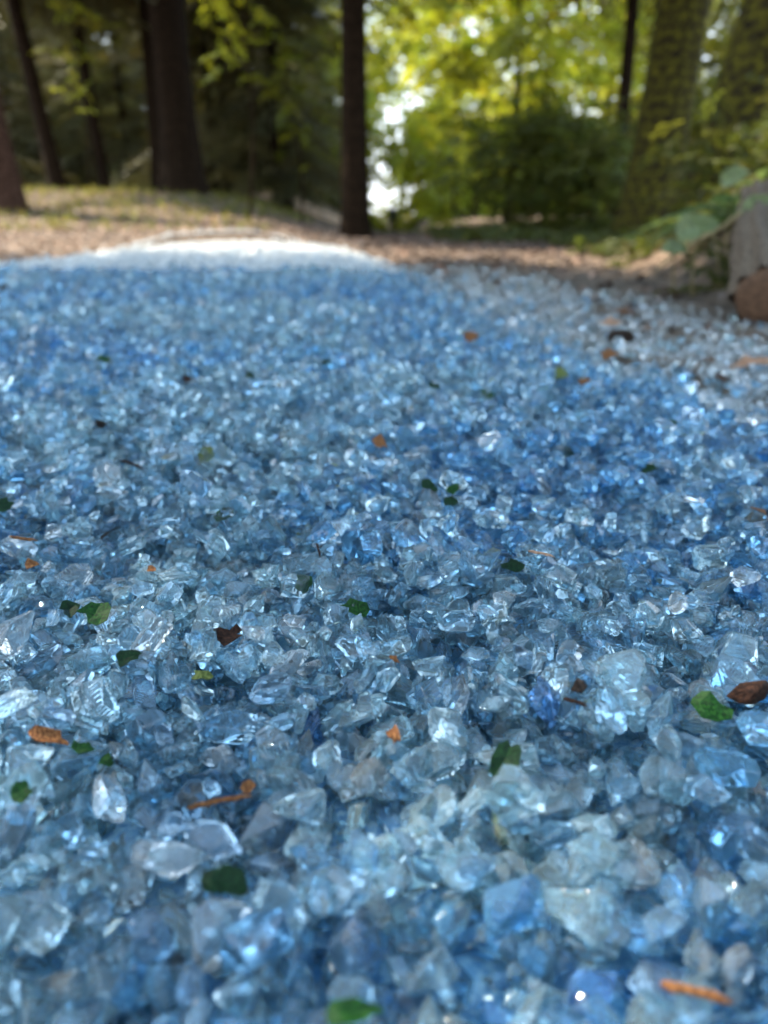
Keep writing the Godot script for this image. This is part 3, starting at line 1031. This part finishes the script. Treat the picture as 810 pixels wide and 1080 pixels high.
const DARK_NEEDLE := Color(.098, .090, .030)
const BEECH := Color(.37, .385, .035)
const SHRUB := Color(.135, .15, .030)

func forest() -> void:
	var g := "old trees standing round the clearing"
	# pixel column of the foot, metres ahead, lean, width in pixels, height, bare stem
	var a := [
		["conifer", "thick reddish brown trunk cut off by the left edge", 2, 10.5, -0.01, 44, 19.0, 7.0, bark_red],
		["conifer", "slim dark trunk leaning left, second from the left edge", 68, 14.0, -0.10, 16, 16.0, 3.2, bark_brown],
		["conifer", "thinnest dark stem between the slim leaning trunk and the big left trunk", 116, 16.0, -0.05, 12, 14.0, 3.4, bark_brown],
		["conifer", "massive dark brown trunk in the left half, broadest there", 196, 13.0, 0.0, 38, 22.0, 4.6, bark_brown],
		["conifer", "thin black stem just left of the massive dark trunk", 170, 15.0, 0.02, 13, 15.0, 3.6, bark_brown],
		["conifer", "straight dark trunk left of the bright gap on the path", 374, 9.7, 0.0, 27, 18.0, 3.6, bark_brown],
		["conifer", "faint slender stem halfway between the massive trunk and the gap", 300, 18.0, 0.0, 17, 15.0, 4.0, bark_brown],
		["conifer", "faint thin stem right behind the massive dark trunk", 243, 20.0, -0.01, 11, 14.0, 4.0, bark_brown],
		["conifer", "upright broad dark trunk behind the leaning mossy one", 682, 9.0, 0.035, 52, 20.0, 4.2, bark_moss],
		["conifer", "leaning trunk with yellow green moss and flared foot at right", 738, 7.0, 0.15, 60, 17.0, 4.5, bark_moss],
		["conifer", "slim dark stem left of the broad trunk on the right", 648, 13.5, -0.03, 15, 14.0, 3.8, bark_brown]]
	for t in a:
		var f := foot(t[2], t[3])
		var r: float = t[5] * t[3] / FPX / 2.0 / 1.12
		conifer("conifer_tree", t[1], g, f, Vector2(t[4], 0), r, t[6], t[7], 2.2 if t[2] < 10 else 2.6 + r * 2.0, 200, t[8], DARK_NEEDLE)
	# spruces further in, boughed to the ground
	var s := "young spruces in the dark wood on the left"
	var marks := ["whose boughs fill the left edge", "behind the slim leaning trunk", "between the thin stems", "left of the massive trunk", "just right of the massive trunk", "next to the faint slender stem", "left of the trunk by the gap"]
	var q := [[-40, 17], [28, 22], [92, 24], [140, 21], [228, 18], [272, 23], [292, 17]]
	for i in q.size():
		conifer("spruce_tree", "dark young spruce " + marks[i], s, foot(q[i][0], q[i][1]), Vector2.ZERO, 0.09, 9.0, 0.5, 2.0, 230, bark_brown, DARK_NEEDLE * 1.25)
	q = [[-90, 27], [0, 31], [60, 30], [180, 29], [250, 33], [310, 30], [322, 36]]
	for i in q.size():
		conifer("spruce_tree", "spruce deeper in the wood, " + ["beyond the left edge", "over the reddish trunk", "over the slim leaning trunk", "over the massive trunk", "right of the massive trunk", "over the faint slender stem", "just left of the gap"][i], s, foot(q[i][0], q[i][1]), Vector2.ZERO, 0.12, 13.0, 0.6, 2.9, 260, bark_brown, DARK_NEEDLE * 1.4)
	# beeches beyond the path, in the sun
	var w := "sunlit beeches beyond the path"
	var e := [[535, 19, 7.0, "low in the middle of the bright green"], [560, 22, 8.0, "under the white specks of sky"], [478, 30, 10.0, "right of the gap on the path"], [620, 26, 9.0, "left of the slim dark stem"], [500, 34, 12.0, "tallest, behind the other beeches"], [700, 24, 9.0, "hidden behind the broad trunk"], [790, 20, 8.0, "at the upper right corner"], [335, 40, 11.0, "left of the gap, far off"]]
	for t in e:
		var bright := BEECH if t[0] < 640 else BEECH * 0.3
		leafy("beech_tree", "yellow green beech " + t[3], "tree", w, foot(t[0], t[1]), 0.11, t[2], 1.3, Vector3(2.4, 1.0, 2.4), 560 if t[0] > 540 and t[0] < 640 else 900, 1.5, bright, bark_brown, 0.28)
	# the bush on the right-hand side of the path
	leafy("bush", "wide dark olive bush at the right side of the path", "bush", "", foot(570, 11.5), 0.05, 1.5, 0.25, Vector3(1.0, 1, 0.9), 600, 0.8, SHRUB, bark_brown, 0.32)
	leafy("bush", "smaller olive bush right of the wide one, by the slim stem", "bush", "", foot(620, 10.5), 0.04, 1.2, 0.15, Vector3(0.8, 1, 0.7), 420, 0.7, SHRUB, bark_brown, 0.32)
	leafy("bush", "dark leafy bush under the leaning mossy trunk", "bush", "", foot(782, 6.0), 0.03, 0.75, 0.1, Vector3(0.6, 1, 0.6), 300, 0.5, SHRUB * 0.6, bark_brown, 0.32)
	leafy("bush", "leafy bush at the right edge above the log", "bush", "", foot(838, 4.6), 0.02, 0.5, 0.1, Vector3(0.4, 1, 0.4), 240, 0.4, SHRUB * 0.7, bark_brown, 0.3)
	# saplings that catch the sun on the left
	leafy("beech_sapling", "beech sapling with bright leaf sprays right of the massive trunk", "tree", "", foot(262, 10.5), 0.02, 3.1, 1.3, Vector3(0.55, 1, 0.4), 48, 0.7, BEECH, bark_brown, 0.25)
	leafy("beech_sapling", "thin sapling with few bright leaves between the left stems", "tree", "", foot(98, 13.0), 0.018, 2.8, 1.4, Vector3(0.5, 1, 0.4), 32, 0.8, BEECH, bark_brown, 0.3)
	leafy("beech_sapling", "sapling with pale leaves left of the trunk by the gap", "tree", "", foot(318, 11.5), 0.02, 2.3, 0.8, Vector3(0.6, 1, 0.4), 60, 0.7, BEECH * 0.45, bark_brown, 0.28)
	leafy("beech_sapling", "low sunlit sapling in the bright gap on the path", "tree", "", foot(466, 17.0), 0.02, 1.7, 0.2, Vector3(0.45, 1, 0.5), 190, 0.9, BEECH, bark_brown, 0.3)
	# trees beside and behind the camera that shade the glass
	for t in [[Vector3(-5.4, 0, -4.4), "left of the glass bed"], [Vector3(-6.2, 0, 0.8), "left of the camera"], [Vector3(4.6, 0, -2.6), "right of the glass bed"], [Vector3(3.8, 0, 3.4), "behind the camera to the right"], [Vector3(-1.8, 0, 5.6), "behind the camera"]]:
		conifer("conifer_tree", "tall conifer out of view, " + t[1], g, t[0] + Vector3(0, ground_height(t[0].x, t[0].z), 0), Vector2.ZERO, 0.28, 18.0, 3.5, 3.2, 320, bark_brown, DARK_NEEDLE)
	# the wood that closes the view
	var far := thing("distant_wood")
	tag(far, "distant mass of green foliage closing off the view", "wood", "", "stuff")
	var xf := [[], [], []]
	var cols := [[], [], []]
	for i in 34000:
		var px := rng.randf_range(-500, 1250)
		var depth := rng.randf_range(40, 58)
		var y := pow(rng.randf(), 1.25) * 17.0 - 1.0
		var p := far_at(px, 225, depth)
		p.y = y
		var k := to_pixel(p)
		if k.x > 565 and k.x < 645 and y > 3.5 and noise.get_noise_2d(p.x * 60, y * 60) < 0.12: continue
		if absf(k.x - 410) < 34 and y < 2.4 and depth < 51 or absf(k.x - 397) < 14 and y > 0.8 and y < 5.5: continue
		if noise.get_noise_2d(p.x * 22, y * 26) < -0.40 + 0.045 * y - (0.25 if k.x < 370 else 0.0): continue
		var b := Basis(Vector3.UP, rng.randf() * TAU) * Basis(Vector3.BACK, rng.randf_range(-0.8, 0.6)) * Basis(Vector3.RIGHT, rng.randfn(0, 0.5))
		var v := rng.randi_range(0, 2)
		xf[v].append(Transform3D(b.scaled(Vector3.ONE * rng.randf_range(3.0, 5.5)), p))
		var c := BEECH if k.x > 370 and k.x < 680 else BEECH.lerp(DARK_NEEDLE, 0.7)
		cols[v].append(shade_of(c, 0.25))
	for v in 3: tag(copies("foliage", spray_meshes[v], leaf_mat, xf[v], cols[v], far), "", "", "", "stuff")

func litter() -> void:
	var st := SurfaceTool.new()
	st.begin(Mesh.PRIMITIVE_TRIANGLES)
	leaf_into(st, Vector3(-.5, 0, 0), Vector3.RIGHT, Vector3.UP, 1.0, 0.28)
	st.generate_normals()
	var m := mat(Color.WHITE, 0.8)
	m.vertex_color_use_as_albedo = true
	m.cull_mode = BaseMaterial3D.CULL_DISABLED
	var xf := []
	var cols := []
	var tones := [Color(.40, .25, .17), Color(.30, .18, .115), Color(.46, .33, .24), Color(.15, .085, .055), Color(.52, .38, .29)]
	for i in 26000:
		var z := -0.8 - 12.5 * pow(rng.randf(), 0.6)
		var x := rng.randf_range(-1, 1) * (-z * 0.62 + 0.8)
		var e := bed_edge(Vector2(x, z))
		if e > -0.02: continue
		if x > 0.3 and (z > -4.5 or x > 0.95 - 0.10 * z) and rng.randf() < 0.6: continue
		var s := rng.randf_range(0.025, 0.06)
		var b := Basis(Vector3.UP, rng.randf() * TAU) * Basis(Vector3.RIGHT, rng.randfn(0, 0.45)) * Basis(Vector3.BACK, rng.randfn(0, 0.3))
		xf.append(Transform3D(b.scaled(Vector3.ONE * s), Vector3(x, ground_height(x, z) + 0.012, z)))
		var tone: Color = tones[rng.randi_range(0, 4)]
		cols.append(shade_of(tone if x < -0.2 else tone * Color(.38, .35, .34), 0.2))      # less sun on the right, put into the leaf colour as a darker tone
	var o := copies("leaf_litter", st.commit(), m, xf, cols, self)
	tag(o, "brown fallen leaves covering the forest floor beyond the glass", "leaf litter", "", "stuff")
	# grass and moss along the banks
	st = SurfaceTool.new()
	st.begin(Mesh.PRIMITIVE_TRIANGLES)
	for i in 12:
		var a := rng.randf() * TAU
		var out := Vector3(cos(a), 0, sin(a))
		var side := Vector3(-out.z, 0, out.x) * 0.02
		var r := out * rng.randf() * 0.2
		var h := rng.randf_range(0.5, 1.0)
		var mid := r + out * 0.10 + Vector3(0, h * 0.65, 0)
		var tip := r + out * rng.randf_range(0.25, 0.5) + Vector3(0, h, 0)
		for p in [r - side, mid - side * .8, r + side, r + side, mid - side * .8, mid + side * .8, mid - side * .8, tip, mid + side * .8]: st.add_vertex(p)
	st.generate_normals()
	var tuft := st.commit()
	xf = []
	cols = []
	for i in 16000:
		var z := -rng.randf_range(2.6, 17.0)
		var x := rng.randf_range(-1, 1) * (-z * 0.62 + 0.6)
		var px := to_pixel(Vector3(x, 0, z)).x
		var rise := ground_height(x, z) + 0.05
		var want := 0.0
		if x < 0: want = smooth(0.10, 0.28, rise + 0.10 * noise.get_noise_2d(x * 60, z * 60))
		elif z < -8.0: want = smooth(0.15, 0.8, x - 0.35 + 0.4 * noise.get_noise_2d(x * 70, z * 70))
		else: want = smooth(-0.10, 0.35, x - (0.95 - 0.10 * z) + 0.5 * noise.get_noise_2d(x * 70, z * 70))
		if rng.randf() > want or (absf(x) < 0.5 and z > -20): continue
		var s := rng.randf_range(0.06, 0.16)
		xf.append(Transform3D(Basis(Vector3.UP, rng.randf() * TAU).scaled(Vector3(s, s * rng.randf_range(.6, 1.1), s)), Vector3(x, ground_height(x, z) - 0.01, z)))
		cols.append(shade_of(Color(.21, .20, .045) if x < 0 else Color(.115, .125, .03), 0.3))
	var ivy := [[], [], []]
	var ivyc := [[], [], []]
	for i in 5200:
		var z := -rng.randf_range(2.2, 12.0)
		var x := 0.95 - 0.10 * z + rng.randf_range(-0.05, 2.6)
		if z < -8.0: x = rng.randf_range(0.7, 4.5)
		if rng.randf() > smooth(-0.1, 0.35, x - (0.95 - 0.10 * z) + 0.6 * noise.get_noise_2d(x * 90, z * 90)) and z > -8: continue
		var v := rng.randi_range(0, 2)
		ivy[v].append(Transform3D((Basis(Vector3.UP, rng.randf() * TAU) * Basis(Vector3.BACK, rng.randf_range(-.1, .9))).scaled(Vector3.ONE * rng.randf_range(.25, .5)), Vector3(x, ground_height(x, z) + 0.01, z)))
		ivyc[v].append(shade_of(SHRUB * 0.6, 0.3))
	var cover := thing("ground_cover")
	tag(cover, "low dark leafy plants covering the bank on the right", "ground cover", "", "stuff")
	for v in 3: tag(copies("foliage", spray_meshes[v], leaf_mat, ivy[v], ivyc[v], cover), "", "", "", "stuff")
	tag(copies("grass", tuft, leaf_mat, xf, cols, self), "short green grass and moss on the banks under the trees", "grass", "", "stuff")

# ---------------------------------------------------------------- the scene
func _ready() -> void:
	rng.seed = 7
	noise.seed = 11
	noise.frequency = 0.01
	noise.fractal_octaves = 3

	var cam := Camera3D.new()
	cam.name = "camera"
	var look := CameraAttributesPhysical.new()
	look.frustum_focal_length = 24.0 * FPX / 1080.0
	look.frustum_focus_distance = 0.475
	look.exposure_aperture = 2.8
	look.frustum_near = 0.02
	look.frustum_far = 1000.0
	cam.attributes = look
	add_child(cam)
	cam.position = EYE
	cam.rotation_degrees = Vector3(-PITCH, 0, 0)
	cam.fov = rad_to_deg(2 * atan(540.0 / FPX))
	cam.near = 0.02
	cam.far = 1000.0
	cam.current = true

	var env := Environment.new()
	var sm := ProceduralSkyMaterial.new()
	sm.sky_top_color = Color(0.63, 0.77, 0.91)
	sm.sky_horizon_color = Color(0.92, 0.94, 0.95)
	sm.sky_curve = 0.25
	sm.ground_bottom_color = Color(0.15, 0.13, 0.1)
	sm.ground_horizon_color = Color(0.4, 0.4, 0.35)
	sm.sun_angle_max = 20.0
	var sky := Sky.new()
	sky.sky_material = sm
	env.background_mode = Environment.BG_SKY
	env.sky = sky
	env.background_energy_multiplier = 1.2
	env.tonemap_mode = Environment.TONE_MAPPER_LINEAR
	env.tonemap_exposure = 3.35
	env.sdfgi_enabled = true
	env.ssao_enabled = true
	env.ssil_enabled = true
	var we := WorldEnvironment.new()
	we.name = "surroundings"
	we.environment = env
	add_child(we)

	var sun := DirectionalLight3D.new()
	sun.name = "sun"
	sun.light_energy = 1.5
	sun.light_color = Color(1.0, 0.95, 0.86)
	sun.light_angular_distance = 0.5
	sun.shadow_enabled = true
	add_child(sun)
	sun.look_at_from_position(Vector3.ZERO, -Vector3(-0.66, 0.74, -0.26))

	for p in [[-60, 276], [0, 273], [110, 262], [180, 254], [270, 252], [350, 256], [400, 268], [470, 295], [600, 340], [700, 370], [810, 402], [1000, 470]]:
		var g := on_level(p[0], p[1], -0.01)
		bed.append(Vector2(g.x, g.z))
	bed.append(Vector2(1.5, 0.7))
	bed.append(Vector2(-4.4, 0.7))
	bed.append(Vector2(-4.4, bed[0].y))

	land()
	print("land ", Time.get_ticks_msec())
	var fine := ico(4)
	var coarse := ico(2)
	for i in 22: variants.append(shard(fine, 100 + i, 30.0 + 5.0 * (i % 5), 0.028))
	for i in 10: far_variants.append(shard(coarse, 300 + i, 22.0, 0.0))
	print("variants ", Time.get_ticks_msec())
	bed_floor()
	heap()
	print("heap ", pile.size(), " ", Time.get_ticks_msec())
	plant_stock()
	forest()
	litter()
	edge_things()
	walker()
	bits()
	pour()
	print("done ", Time.get_ticks_msec())
